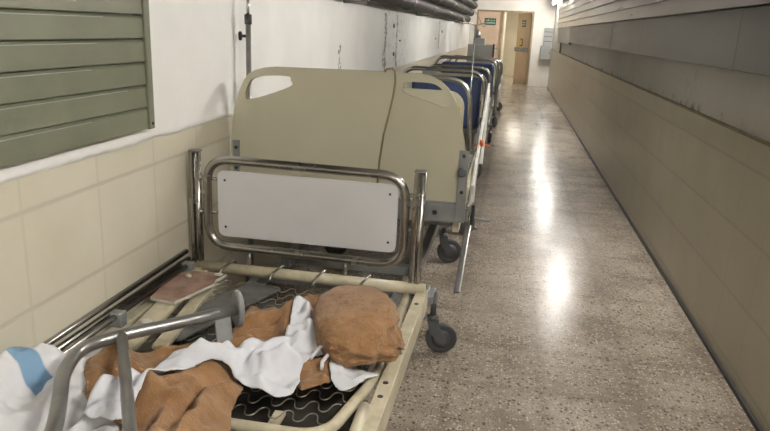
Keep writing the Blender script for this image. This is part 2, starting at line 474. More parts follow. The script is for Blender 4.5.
# ---------------------------------------------------------------- right wall: steel trunking and slatted cladding
t = empty('cable_trunking', 'long flat steel trunking band running along the right wall', 'trunking', (0, 0, 0))
ys = [YN + .02, -1.2, 1.2, 3.6, 6.2, 8.0, 9.4, 10.6, 12.2, 13.9]
for a, b in zip(ys, ys[1:]):
    dz = random.uniform(-.002, .002)
    obj('cover_panel', box(B(), XR - .035 + random.uniform(0, .002), XR + .0115, a + .002, b - .002, 1.349, 1.640 + dz), 'steel', t, bevel=.003)
obj('end_cover', box(B(), XR - .033, XR + .0115, 13.902, 17.3, 1.31, 1.640), 'cabinet', t, bevel=.004, label='pale grey painted end cover')
obj('lower_box', box(B(), XR - .02, XR + .0115, 16.6, 18.4, 1.08, 1.30), 'alu', t, bevel=.004)
c = empty('slatted_cladding', 'shiny slatted metal cladding on the upper right wall above the trunking', 'cladding')
z = 1.648; k = 0
while z < 2.18:
    bm = B()
    v = [bm.verts.new(p) for p in ((XR - .040, YN + .02, z), (XR - .040, 18.2, z), (XR - .034, 18.2, z + .103), (XR - .034, YN + .02, z + .103),
                                   (XR + .011, YN + .02, z), (XR + .011, 18.2, z), (XR + .011, 18.2, z + .103), (XR + .011, YN + .02, z + .103))]
    for f in ((0, 1, 2, 3), (7, 6, 5, 4), (0, 4, 5, 1), (1, 5, 6, 2), (2, 6, 7, 3), (3, 7, 4, 0)): bm.faces.new([v[i] for i in f])
    bmesh.ops.recalc_face_normals(bm, faces=bm.faces[:])
    obj('slat', bm, 'clad', c, bevel=.003); z += .108
# lamps along the top of the right wall; first two unseen, added for frontal light
for i, (y, lab) in enumerate(((-2.0, 'fluorescent lamp high on the right wall, rearmost, before the near bed, added for frontal light'), (.75, 'fluorescent lamp high on the right wall, beside the near bed, added for frontal light'), (4.3, 'fluorescent lamp high on the right wall, above the second bed'),
                     (9.9, 'fluorescent lamp high on the right wall, whose glare is nearest on the floor'), (14.4, 'fluorescent lamp high on the right wall, between the two farther glares'), (19.2, 'fluorescent lamp high on the right wall, nearest the doors at the end'))):
    f = empty('fluorescent_lamp', lab, 'lamp', (1.00, y, 2.30), 'fluorescent lamps along the right wall')
    for q in (-.4, .4): obj('hanger', cyl(B(), (.0, q, .09), (0, q, ZC - 2.30), .01, 8), 'alu', f)
    obj('housing', box(B(), -.06, .06, -.64, .64, .03, .09), 'housing', f, bevel=.006)
    obj('lamp_holder', box(B(), -.025, .025, -.635, -.60, -.03, .03), 'housing', f); obj('lamp_holder', box(B(), -.025, .025, .60, .635, -.03, .03), 'housing', f)
    obj('lamp_tube', cyl(B(), (0, -.60, 0), (0, .60, 0), .022, 14), 'tube', f)
# unseen lamp on the lobby ceiling, added to brighten the lobby
f = empty('added_lobby_lamp', 'unseen square lamp added to brighten the lobby beyond the doors', 'lamp', (.3, 22.5, ZC))
obj('housing', box(B(), -.2, .2, -.2, .2, -.05, 0), 'housing', f); obj('diffuser', box(B(), -.17, .17, -.17, .17, -.06, -.05), 'tube_lobby', f)
# panel boxes on the end wall
e = empty('louvred_box', 'upper grey louvred metal box on the end wall right of the doors', 'metal box', (.97, YF, 1.17))
obj('housing', box(B(), -.115, .115, -.14, 0, 0, .49), 'cabinet', e, bevel=.004)
for zz in (.12, .25, .38): obj('louvre', box(B(), -.112, .112, -.146, -.139, zz - .008, zz + .008), 'dark', e)
e = empty('louvred_box', 'wider grey metal box on the end wall, below the louvred one', 'metal box', (.955, YF, .77))
obj('housing', box(B(), -.16, .135, -.18, 0, 0, .39), 'cabinet', e, bevel=.004)
obj('door_panel', box(B(), -.14, .115, -.186, -.18, .02, .37), 'cabinet', e, bevel=.003)
obj('latch', box(B(), .08, .10, -.195, -.186, .17, .22), 'dark', e)

# ---------------------------------------------------------------- left wall: shutter and pipes
s = empty('window_shutter', 'olive green slatted metal shutter on the left wall', 'shutter', (XL, 0, 0))
y0, y1, z0, z1 = .55, 2.235, 1.092, 1.665
bm = B()
box(bm, .004, .052, y1 - .035, y1, z0, z1); box(bm, .004, .052, y0, y0 + .055, z0, z1); box(bm, .004, .052, y0, y1, z1 - .05, z1)
obj('frame', bm, 'green', s, bevel=.004)
z = z0
while z < z1 - .09:
    bm = B(); h = .0785
    pr = [(.038, z + .001), (.0445, z + .003), (.0445, z + .008), (.0435, z + h * .5), (.0435, z + h - .010), (.034, z + h - .002), (.010, z + h - .001), (.010, z + .001)]
    a = [bm.verts.new((p[0], y0 + .055, p[1])) for p in pr]; b = [bm.verts.new((p[0], y1 - .036, p[1])) for p in pr]
    for i in range(len(pr)): bm.faces.new((a[i], b[i], b[(i + 1) % len(pr)], a[(i + 1) % len(pr)]))
    bm.faces.new(a); bm.faces.new(b[::-1]); bmesh.ops.recalc_face_normals(bm, faces=bm.faces[:])
    sl = obj('slat', bm, 'green', s)
    L_ = random.uniform(.7, 1.0)
    if z + h < z1 - .05: obj('worn_highlight', bar(B(), (.0436, y0 + .06, z + h - .0105), (.0436, y0 + .60 + L_, z + h - .0105), .002, .0022), 'cabinet', sl, label='thin pale line, a highlight painted on the worn edge')  # pale strip paints a highlight along the slat's worn upper edge
    z += h
bm = B(); lathe(bm, (.052, y1 - .018, z0 + .02), (1, 0, 0), [(0, .006), (.004, .005)], 10); obj('screw', bm, 'dark', s)

P = [(-1.195, 1.765, .085, 'lowest'), (-1.12, 1.93, .09, 'second from the bottom'), (-1.05, 2.10, .09, 'third from the bottom'), (-1.20, 2.13, .055, 'thin one against the wall'), (-1.03, 2.29, .085, 'topmost')]
for x, z, r, which in P:
    bm = B(); pts = []
    yy = YN + .02
    while yy < 18.2:
        pts.append((x + .006 * noise.noise(Vector((yy, z, 1))), yy, z + .008 * noise.noise(Vector((yy * .8, z, 5))))); yy += .35
    tube(bm, pts, r, 20)
    p = obj('wrapped_pipe', bm, 'pipe', None, smooth=False); tag(p, 'dark wrapped pipe along the upper left wall, ' + which + ' of the bundle', 'pipe', 'wrapped pipes along the left wall')
    yy = 3.3
    while yy < 18: obj('strap', tube(B(), [(x + math.cos(a) * (r + .002), yy, z + math.sin(a) * (r + .002)) for a in [2 * PI * k / 20 for k in range(20)]], .006, 6, True), 'alu', p); yy += 2.2
bk = empty('pipe_bracket', 'bent metal hook hanging at the far end of the pipe bundle', 'bracket', (0, 0, 0))
bm = B(); tube(bm, fillet([(-1.05, 17.9, 2.0), (-.93, 17.9, 1.86), (-.80, 17.9, 1.60), (-.74, 17.9, 1.60), (-.74, 17.9, 1.68)], .03), .010, 8); obj('hook', bm, 'alu', bk)
for yb in (5.2, 9.2, 13.2, 17.6):
    b_ = empty('pipe_support', 'steel pipe bracket on the left wall ' + {5.2: 'above the near beds', 9.2: 'above the blue mattresses', 13.2: 'midway down the corridor', 17.6: 'near the far doors'}[yb], 'bracket', (0, 0, 0), 'pipe brackets on the left wall')
    bm = B(); bar(bm, (XL + .004, yb, 1.655), (-1.12, yb, 1.655), .03, .02); bar(bm, (XL + .008, yb, 1.655), (XL + .008, yb, 2.40), .03, .008, (1, 0, 0)); obj('arm', bm, 'alu', b_)
# small clips and old fixings left on the plaster
for (y, z, w, h, lab) in ((7.45, 1.50, .02, .045, 'rusty clip on the plaster, highest below the pipes'), (7.9, 1.34, .05, .018, 'short dark fixing on the plaster, sticking out sideways'), (7.5, 1.20, .02, .04, 'rusty clip on the plaster above the beige bed ends'), (11.6, 1.33, .04, .02, 'small dark fixing farther along the plaster'), (12.6, 1.45, .03, .05, 'dark stub farthest along the plaster, below the pipes')):
    o = obj('wall_clip', box(B(), XL + .0045, XL + .022, y - w / 2, y + w / 2, z - h / 2, z + h / 2), 'board_edge', None, bevel=.003); tag(o, lab, 'clip', 'old clips on the left plaster')

# ---------------------------------------------------------------- bed building blocks
def caster(parent, x, y, r=.072, ang=0., top=.30, brake=True):
    """swivel caster: stem and fork are the part, wheel and brake pedal its sub-parts"""
    R_ = Matrix.Translation((x, y, 0)) @ Matrix.Rotation(ang, 4, 'Z')
    off = .045
    def T(bm):
        bmesh.ops.transform(bm, matrix=R_, verts=bm.verts[:]); return bm
    bm = B(); cyl(bm, (0, 0, top), (0, 0, 2 * r + .035), .013, 12)
    lathe(bm, (0, 0, 2 * r + .018), (0, 0, 1), [(0, .022), (.004, .028), (.02, .028), (.026, .018)], 16)
    for s in (-1, 1):
        yy = s * .021
        pr = [(-.026, 2 * r + .024), (.026, 2 * r + .024), (.030, 2 * r - .01), (off + .018, r + .008), (off + .012, r - .016), (off - .016, r - .014), (-.016, 2 * r - .035)]
        a = [bm.verts.new((p[0], yy - .003, p[1])) for p in pr]; b = [bm.verts.new((p[0], yy + .003, p[1])) for p in pr]
        bm.faces.new(a); bm.faces.new(b[::-1])
        for i in range(len(pr)): bm.faces.new((a[i], a[(i + 1) % len(pr)], b[(i + 1) % len(pr)], b[i]))
    box(bm, -.026, .028, -.024, .024, 2 * r + .014, 2 * r + .026)
    bmesh.ops.recalc_face_normals(bm, faces=bm.faces[:])
    c = obj('caster', T(bm), 'wheelgrey', parent)
    bm = lathe(B(), (off, -.016, r + .0008), (0, 1, 0), [(0, r * .80), (.001, r * .93), (.006, r), (.026, r), (.031, r * .93), (.032, r * .80)], 28)
    w = obj('wheel', T(bm), 'rubber', c)
    bm = lathe(B(), (off, -.0185, r + .0008), (0, 1, 0), [(0, r * .30), (.002, r * .62), (.035, r * .62), (.037, r * .30)], 20); obj('hub', T(bm), 'wheelgrey', c)
    if brake:
        bm = B(); bar(bm, (-.02, 0, 2 * r + .03), (-.085, 0, 2 * r + .012), .03, .008); obj('brake_pedal', T(bm), 'grey', c)
    return c

# ---------------------------------------------------------------- near bed
bed = empty('hospital_bed', 'near beige hospital bed with no mattress, bare spring base heaped with brown and white cloth', 'bed', (-.78, 1.55, 0))
OFF = Vector((.78, -1.55, 0))
def L(bm):                       # world coordinates -> the bed's own
    bmesh.ops.translate(bm, vec=OFF, verts=bm.verts[:]); return bm
ZB = .45
# right rail, L section, with holes
bm = B(); bar(bm, (-.297, .56, ZB - .012), (-.275, 2.56, ZB - .012), .046, .026); bar(bm, (-.277, .56, ZB - .05), (-.254, 2.56, ZB - .05), .006, .07)
obj('side_rail', L(bm), 'beige_rail', bed, bevel=.004)
for y in (2.40, 1.78, 1.70, 1.12): obj('rail_bolt', L(lathe(B(), (-.286 + (y - 1.7) * .011, y, ZB + .001), (0, 0, 1), [(0, .009), (.0015, .008)], 12)), 'dark', bed)
bm = B(); bar(bm, (-1.245, .56, ZB - .02), (-1.245, 2.55, ZB - .02), .035, .05); obj('side_rail', L(bm), 'beige_rail', bed, bevel=.004)
# head tube and foot tube
bm = cyl(B(), (-1.265, 2.545, ZB + .005), (-.262, 2.545, ZB + .005), .024, 16); obj('end_tube', L(bm), 'beige_rail', bed)
bm = cyl(B(), (-1.25, .575, ZB + .005), (-.29, .575, ZB + .005), .024, 16); obj('end_tube', L(bm), 'beige_rail', bed)
# inner spring frame (round tubes with a curved corner)
bm = B(); tube(bm, fillet([(-.335, 2.53, .425), (-.325, 1.86, .425), (-.40, 1.50, .425), (-1.18, 1.50, .425)], .09, n=8), .017, 12)
obj('spring_frame', L(bm), 'beige_rail', bed)
bm = B(); tube(bm, fillet([(-1.18, 1.44, .425), (-.325, 1.44, .425), (-.325, .66, .425), (-1.18, .66, .425)], .09, True), .017, 12)
obj('spring_frame', L(bm), 'beige_rail', bed)
bm = cyl(B(), (-.318, 1.50, .44), (-.318, 1.635, .45), .018, 14); obj('pivot_tube', L(bm), 'beige', bed, label='short pale tube stub with rounded end')
for x in (-.56, -.95):
    bm = bar(B(), (x, 1.40, .40), (x + .0, 1.62, .405), .032, .010); obj('hinge_plate', L(bm), 'beige_rail', bed)
# hooks over the head tube
for x in (-1.109, -.890, -.703, -.509):
    bm = B(); tube(bm, fillet([(x - .012, 2.47, .445), (x - .012, 2.49, .470), (x + .012, 2.56, .488), (x + .014, 2.575, .470)], .01), .006, 8); obj('spring_hook', L(bm), 'chrome', bed)
# sinuous springs
def wavy(xa, xb, y, z, amp, lam, ph=0, sag=.0):
    pts = []; x = xa; n = int((xb - xa) / lam * 14)
    for k in range(n + 1):
        t = k / n; x = xa + (xb - xa) * t; a = 2 * PI * (x - xa) / lam + ph
        pts.append((x + .30 * lam / (2 * PI) * -math.sin(2 * a), y + amp * math.sin(a), z - sag * math.sin(PI * t)))
    return pts
k = 0; y = 1.565
while y < 2.44:
    bm = tube(B(), wavy(-1.17, -.345 - (.0 if y > 1.85 else (1.86 - y) * .2), y, .438, .024, .070, k * 1.3, .006), .0020, 6); obj('spring_wire', L(bm), 'wire', bed); y += .062; k += 1
y = .72
while y < 1.42:
    bm = tube(B(), wavy(-1.17, -.345, y, .438, .024, .070, k * 1.3, .006), .0020, 6); obj('spring_wire', L(bm), 'wire', bed); y += .075; k += 1
# dusty sheet panels below the springs
bm = B(); box(bm, -1.16, -.40, 1.98, 2.42, .372, .380); obj('base_panel', L(bm), 'dust', bed)
bm = B(); bar(bm, (-1.07, 1.90, .449), (-.90, 2.42, .449), .15, .005); obj('base_panel', L(bm), 'dust', bed, label='loose grey sheet lying askew')
bm = B(); box(bm, -.62, -.50, 2.28, 2.44, .382, .40); obj('actuator_box', L(bm), 'grey', bed, bevel=.006)
bm = box(B(), -1.16, -.36, .90, 1.93, .340, .350); obj('base_panel', L(bm), 'underbed_shade', bed, label='dark tray put in for the shade below the springs')  # dark sheet added to paint the shade beneath the springs
# chassis
bm = B(); bar(bm, (-.42, .80, .285), (-.42, 2.96, .285), .04, .05); bar(bm, (-1.10, .80, .285), (-1.10, 2.96, .285), .04, .05); bar(bm, (-1.16, 2.905, .285), (-.235, 2.905, .285), .05, .03); bar(bm, (-1.16, .84, .285), (-.29, .84, .285), .05, .045)
obj('chassis', L(bm), 'grey', bed, bevel=.004)
for yy in (1.05, 2.25):
    for x in (-.42, -1.10):
        bm = bar(B(), (x, yy, .30), (x, yy + .08, .43), .03, .03, (1, 0, 0)); obj('lift_arm', L(bm), 'beige_rail', bed)
for (x, y, a) in ((-.255, 2.905, .15), (-1.17, 2.905, 1.8), (-.30, .84, 2.), (-1.16, .84, .6)):
    cc = caster(bed, x + .78, y - 1.55, .074, a, .30)
# bumper bracket
bm = B(); box(bm, -.290, -.245, 2.74, 2.86, .310, .345); box(bm, -.285, -.270, 2.50, 2.86, .325, .355); box(bm, -.243, -.228, 2.78, 2.81, .295, .355); box(bm, -.30, -.270, 2.50, 2.545, .34, .425)
obj('corner_bumper', L(bm), 'grey', bed, bevel=.005)
# headboard: posts, chrome loop, white panel
for x, w in ((-1.258, 0), (-.312, 1)):
    tp = .952 if not w else .940
    bm = B(); cyl(bm, (x + .013, 2.553, .30), (x + .013, 2.553, tp), .015, 16); obj('headboard_post', L(bm), 'chrome_dark', bed)
    bm = B(); box(bm, x - .022, x - .004, 2.540, 2.572, .30, tp + .006); obj('post_plate', L(bm), 'chrome_dark', bed, bevel=.003)
    bm = B(); box(bm, x - .020, x + .028, 2.536, 2.574, tp, tp + .008); obj('post_cap', L(bm), 'alu', bed, bevel=.003)
loop = fillet([(-1.200, 2.545, .930), (-.362, 2.545, .920), (-.362, 2.545, .548), (-1.200, 2.545, .556)], .105, True, 8)
hb = obj('headboard_loop', L(tube(B(), loop, .0185, 16, True)), 'chrome_dark', bed)
pan = obj('headboard_panel', L(plate(B(), rrect(-1.150, -.392, .603, .884, .028), 2.535, .012)), 'white_panel', bed, bevel=.0015)
for x, z in ((-1.118, .845), (-1.118, .645), (-.424, .845), (-.424, .645)): obj('screw', L(lathe(B(), (x, 2.5345, z), (0, -1, 0), [(0, .0055), (.003, .004)], 10)), 'dark', pan)
for z in (.845, .700):
    bm = B(); cyl(bm, (-1.243, 2.545, z), (-1.205, 2.545, z), .007, 10); cyl(bm, (-1.190, 2.545, z), (-1.14, 2.549, z), .007, 10); lathe(bm, (-1.236, 2.545, z), (1, 0, 0), [(0, .012), (.012, .012)], 10)
    obj('panel_pin', L(bm), 'chrome', bed)
    bm = B(); cyl(bm, (-.385, 2.549, z), (-.30, 2.553, z), .007, 10); obj('panel_pin', L(bm), 'chrome_dark', bed)
for x in (-1.02, -.60):
    bm = cyl(B(), (x, 2.55, .47), (x, 2.55, .545), .007, 8); obj('stay', L(bm), 'chrome', bed)

# folded guard rail between bed and wall
g = empty('guard_rail', 'folded chrome guard rail lying between the near bed and the left wall', 'rail', (-1.2, 1.8, .46))
def lg(bm, base): bmesh.ops.translate(bm, vec=-Vector(base), verts=bm.verts[:]); return bm
gb = (-1.2, 1.8, .46)
for (x, z, r) in ((-1.283, .530, .011), (-1.275, .497, .012), (-1.248, .492, .011)):
    obj('rail_bar', lg(cyl(B(), (x, .9, z), (x, 2.50, z), r, 12), gb), 'chrome_dark', g)
for y in (1.25, 1.92, 2.44):
    bm = box(B(), -1.290, -1.225, y - .02, y + .02, .452, .505); obj('rail_clamp', lg(bm, gb), 'grey', g, bevel=.004)

# loose plank and broken laminate
pl = obj('wooden_slat', bar(B(), (-1.203, 2.45, .464), (-1.095, 1.45, .464), .075, .020), 'beige_rail', None, bevel=.003); tag(pl, 'beige slat lying askew along the wall side of the near bed', 'slat')
pl = obj('wooden_slat', bar(B(), (-1.11, 2.36, .457), (-1.03, 1.80, .457), .05, .016), 'beige_rail', None, bevel=.003); tag(pl, 'narrower beige slat beside the long one, under the marbled board', 'slat')
bm = B(); pr = [(-1.228, 2.10), (-1.262, 2.35), (-1.20, 2.395), (-1.06, 2.40), (-1.075, 2.33), (-1.065, 2.29), (-1.10, 2.17), (-1.125, 2.085)]
for zz in (.476, .488): [bm.verts.new((p[0], p[1], zz)) for p in pr]
bm.verts.ensure_lookup_table(); n = len(pr); bm.faces.new([bm.verts[i] for i in range(n)][::-1]); bm.faces.new([bm.verts[n + i] for i in range(n)])
for i in range(n): bm.faces.new((bm.verts[i], bm.verts[(i + 1) % n], bm.verts[n + (i + 1) % n], bm.verts[n + i])).material_index = 1
bmesh.ops.recalc_face_normals(bm, faces=bm.faces[:])
lm = obj('laminate_board', bm, ['laminate', 'crumb']); tag(lm, 'broken reddish marbled laminate board on the corner of the near bed', 'board')
for i, (x, y, z, r, lab) in enumerate(((-1.150, 1.93, .478, .016, 'white plaster crumb on the long beige slat'), (-1.19, 2.33, .493, .011, 'white plaster crumb on the far edge of the marbled board'), (-1.08, 2.37, .495, .012, 'white plaster crumb at the right corner of the marbled board'))):
    bm = ball(B(), (x, y, z), r, (1.4, 1, .55), 2)
    for v in bm.verts: v.co += Vector((1, 1, .3)) * .005 * noise.noise(v.co * 70)
    o = obj('plaster_crumb', bm, 'crumb'); tag(o, lab, 'plaster crumb', 'plaster crumbs on the near bed')

# grab frame lying over the cloth, its feet on the near end of the bed
gr = empty('grab_frame', 'grey metal grab frame with a disc end lying across the cloth in the foreground', 'rail', (-.9, 1.2, .475))
gb = (-.9, 1.2, .475)
bm = tube(B(), fillet([(-.800, 1.871, .588), (-.910, 1.728, .594), (-1.030, 1.588, .60), (-1.090, 1.495, .600), (-1.055, 1.37, .60), (-.908, 1.134, .60), (-.80, .78, .56)], .075), .0185, 16)
obj('frame_tube', lg(bm, gb), 'alu', gr)
bm = tube(B(), [(-1.025, 1.590, .600), (-.753, 1.174, .595), (-.56, .80, .56)], .0155, 14); obj('cross_tube', lg(bm, gb), 'alu', gr)
bm = tube(B(), fillet([(-.80, .79, .56), (-.76, .62, .552), (-.76, .60, .49)], .03), .0185, 14); obj('foot', lg(bm, gb), 'alu', gr)
bm = tube(B(), fillet([(-.56, .81, .56), (-.50, .62, .552), (-.50, .60, .49)], .03), .0155, 14); obj('foot', lg(bm, gb), 'alu', gr)
dv = Vector((.120, .145, 0)).normalized()
c0 = Vector((-.800, 1.871, .588)); sd = dv.cross(Vector((0, 0, 1))); bm = B(); rings = []
for off_, k_ in ((0, .86), (.004, 1), (.016, 1), (.020, .86)):
    rings.append([bm.verts.new(c0 + dv * off_ + sd * (k_ * .034 * math.cos(q_)) + Vector((0, 0, k_ * .064 * math.sin(q_)))) for q_ in [2 * PI * n_ / 28 for n_ in range(28)]])
for ra, rb in zip(rings, rings[1:]):
    for n_ in range(28): bm.faces.new((ra[n_], ra[(n_ + 1) % 28], rb[(n_ + 1) % 28], rb[n_])).smooth = True
bm.faces.new(rings[0][::-1]); bm.faces.new(rings[-1]); bmesh.ops.recalc_face_normals(bm, faces=bm.faces[:])
obj('end_disc', lg(bm, gb), 'grey', gr)
bm = lathe(B(), Vector((-.786, 1.888, .600)), dv, [(0, .008), (.012, .008)], 12); obj('bolt', lg(bm, gb), 'dark', gr)
bm = bar(B(), (-.832, 1.838, .60), (-.812, 1.815, .492), .052, .012, (.65, -.75, 0)); obj('bracket', lg(bm, gb), 'grey', gr, bevel=.003)

# ---------------------------------------------------------------- cloth
def inside(p, poly):
    x, y = p; c = False; j = len(poly) - 1
    for i in range(len(poly)):
        a, b = poly[i], poly[j]
        if (a[1] > y) != (b[1] > y) and x < (b[0] - a[0]) * (y - a[1]) / (b[1] - a[1] + 1e-12) + a[0]: c = not c
        j = i
    return c
def near(p, poly, closed=True):
    best = (1e9, None); n = len(poly)
    for i in range(n if closed else n - 1):
        a, b = poly[i], poly[(i + 1) % n]; dx, dy = b[0] - a[0], b[1] - a[1]
        t = max(0, min(1, ((p[0] - a[0]) * dx + (p[1] - a[1]) * dy) / (dx * dx + dy * dy + 1e-12)))
        q = (a[0] + dx * t, a[1] + dy * t); d = math.hypot(p[0] - q[0], p[1] - q[1])
        if d < best[0]: best = (d, q)
    return best
UNDER = []      # height fields of the cloths already laid: (dict, x0, y0, step)
def under(x, y, floor_=.444):
    z = floor_
    for xe, ze, ww in ((-1.065, .476, .03), (-1.222, .548, .03)):
        z = max(z, .444 + (ze - .444) * max(0, min(1, (xe + ww - x) / ww)))
    for d, x0, y0, st in UNDER:
        k = d.get((int(round((x - x0) / st)), int(round((y - y0) / st))))
        if k is not None and k > z: z = k
    return z
def cloth(name, poly, mat, w=.016, h=.012, folds=(), crease=.016, cs=9., dir_=.6, step=.006, th=.003, seed=0, smooth_n=4):
    """sheet of cloth draped on whatever lies below: rolled rim, long creases and folds (polyline, height, width)"""
    poly = smooth2d(poly, smooth_n)
    poly = [(p[0] + .006 * noise.noise(Vector((p[0] * 30, p[1] * 30, seed))), p[1] + .006 * noise.noise(Vector((p[0] * 30, p[1] * 30, seed + 50)))) for p in poly]
    xs = [p[0] for p in poly]; ys_ = [p[1] for p in poly]
    x0, y0 = min(xs) - step, min(ys_) - step; nx, ny = int((max(xs) - x0) / step) + 2, int((max(ys_) - y0) / step) + 2
    ins = {(i, j) for i in range(nx) for j in range(ny) if inside((x0 + i * step, y0 + j * step), poly)}
    bm = B(); vs = {}; hf = {}
    ca, sa = math.cos(dir_), math.sin(dir_)
    def ridge(v, s=.18): return math.exp(-abs(v) / s)
    def get(i, j):
        if (i, j) in vs: return vs[(i, j)]
        p = (x0 + i * step, y0 + j * step); d, q = near(p, poly)
        if (i, j) not in ins: p, d = q, 0
        u, v = p[0] * ca + p[1] * sa, -p[0] * sa + p[1] * ca
        wv = noise.noise(Vector((p[0] * 4, p[1] * 4, seed)))
        r1 = noise.noise(Vector((u * cs * .25, v * cs * .9 + wv * 1.6, seed + 4)))
        r2 = noise.noise(Vector((p[0] * cs * 1.6, p[1] * cs * 1.6, seed + 9)))
        r3 = noise.noise(Vector((u * cs * .9 + 5, v * cs * 2.4 + wv * 3, seed + 14)))
        r4 = noise.noise(Vector((u * cs * 3.5, v * cs * 1.5 + wv * 5, seed + 24)))
        rim = 1 - math.exp(-d / w)
        add = h * rim + crease * (.35 + .65 * rim) * (1.5 * ridge(r1) + .8 * ridge(r3, .12) * (.5 + .5 * r2) + .35 * ridge(r4, .1) + .35 * r2)
        for pl_, fh, fw in folds:
            dd = near(p, pl_, False)[0]
            add += 1.35 * fh * (math.exp(-(dd / fw) ** 2) * .5 + math.exp(-dd / fw * 1.3) * .5) * min(1, .35 + rim)
        g = [under(p[0] + dx, p[1] + dy) for dx in (-.014, 0, .014) for dy in (-.014, 0, .014)]
        b0 = under(p[0], p[1]); bs = max(b0, sum(g) / 9 * .5 + max(g) * .5)
        zz = bs + max(th + .001, add + th)
        hf[(i, j)] = zz
        vt = bm.verts.new((p[0], p[1], zz)); vs[(i, j)] = vt; return vt
    for i in range(nx - 1):
        for j in range(ny - 1):
            k = [(i, j), (i + 1, j), (i + 1, j + 1), (i, j + 1)]
            if sum(q in ins for q in k) >= 2:
                f = bm.faces.new([get(*q) for q in k]); f.smooth = True
    for it in range(4):       # let the cloth relax, without sinking into what lies below
        nv = {k: sum(vs[q].co.z for q in ((k[0] - 1, k[1]), (k[0] + 1, k[1]), (k[0], k[1] - 1), (k[0], k[1] + 1)) if q in vs) / max(1, sum(q in vs for q in ((k[0] - 1, k[1]), (k[0] + 1, k[1]), (k[0], k[1] - 1), (k[0], k[1] + 1)))) for k in vs}
        for k, v in vs.items():
            edge = k not in ins
            v.co.z = max(v.co.z * (.35 if not edge else .3) + nv[k] * (.65 if not edge else .7), under(v.co.x, v.co.y) + th + .001) if it < 3 or edge else v.co.z
    for k, v in vs.items(): hf[k] = v.co.z
    bmesh.ops.remove_doubles(bm, verts=bm.verts[:], dist=.0006)
    o = obj(name, bm, mat, None, smooth=True)
    md = o.modifiers.new('Solidify', 'SOLIDIFY'); md.thickness = th; md.offset = -1
    UNDER.append((hf, x0, y0, step))
    return o
# striped sheet at the left
o = cloth('bed_sheet', [(-1.287, 1.20), (-1.287, 1.44), (-1.262, 1.52), (-1.20, 1.575), (-1.13, 1.625), (-1.06, 1.66), (-.99, 1.60), (-.98, 1.45), (-.92, 1.38), (-.84, 1.30), (-.80, 1.12), (-.95, .98), (-1.15, .98), (-1.285, 1.02)],
          'striped', .018, .012, [([(-1.07, 1.56), (-1.12, 1.45), (-1.08, 1.30), (-1.10, 1.15)], .035, .025), ([(-1.16, 1.62), (-1.10, 1.60)], .03, .03), ([(-.99, 1.40), (-.96, 1.2)], .025, .02), ([(-1.03, 1.37), (-1.0, 1.15)], -.02, .02)], .038, 9, 1.9, seed=3)
tag(o, 'crumpled white sheet with one blue stripe at the left of the near bed', 'sheet')
# brown towelling blanket
TA = [(-1.03, 1.42), (-1.085, 1.50), (-1.085, 1.60), (-1.09, 1.68), (-1.05, 1.745), (-.98, 1.80), (-.93, 1.86), (-0.866, 1.89), (-0.855, 1.95), (-0.858, 2.041), (-0.885, 2.145), (-0.832, 2.19), (-0.743, 2.185), (-0.707, 2.277), (-0.679, 2.350), (-0.643, 2.37), (-0.555, 2.20), (-0.470, 1.918), (-0.448, 1.770), (-0.479, 1.714), (-0.520, 1.683), (-0.553, 1.72), (-.62, 1.72), (-.72, 1.70), (-.80, 1.60), (-0.851, 1.45), (-.95, 1.37)]
TA = [(p[0] * .985, p[1] * .985) for p in TA]
o = cloth('towelling_blanket', TA, 'terry', .018, .018, [([(-.66, 2.22), (-.68, 2.02), (-.64, 1.9)], .035, .02), ([(-.85, 1.95), (-.78, 2.0), (-.70, 2.08)], .02, .022), ([(-.98, 1.72), (-.86, 1.76), (-.74, 1.86)], .028, .02), ([(-1.02, 1.66), (-.88, 1.66)], -.025, .016), ([(-1.03, 1.56), (-.93, 1.58), (-.80, 1.65)], .034, .022), ([(-1.05, 1.50), (-.93, 1.50)], -.02, .015), ([(-.98, 1.44), (-.88, 1.47)], .03, .02)], .028, 9, .7, seed=11)
tag(o, 'crumpled brown towelling blanket spread over the springs under the white sheet', 'blanket')
TB = [(-.86, 1.30), (-.895, 1.38), (-.89, 1.50), (-.83, 1.62), (-.76, 1.67), (-.68, 1.635), (-.665, 1.52), (-.625, 1.42), (-.60, 1.33), (-.62, 1.20), (-.75, 1.15), (-.83, 1.2)]
o = cloth('towelling_blanket', TB, 'terry', .018, .020, [([(-.70, 1.585), (-.73, 1.50), (-.71, 1.35), (-.72, 1.2)], .030, .022), ([(-.78, 1.54), (-.80, 1.42), (-.78, 1.25)], .03, .02), ([(-.755, 1.52), (-.76, 1.35)], -.022, .014)], .022, 9, 1.6, seed=21)
tag(o, 'smaller brown towelling piece hanging in folds at the front edge, below the white sheet', 'blanket')
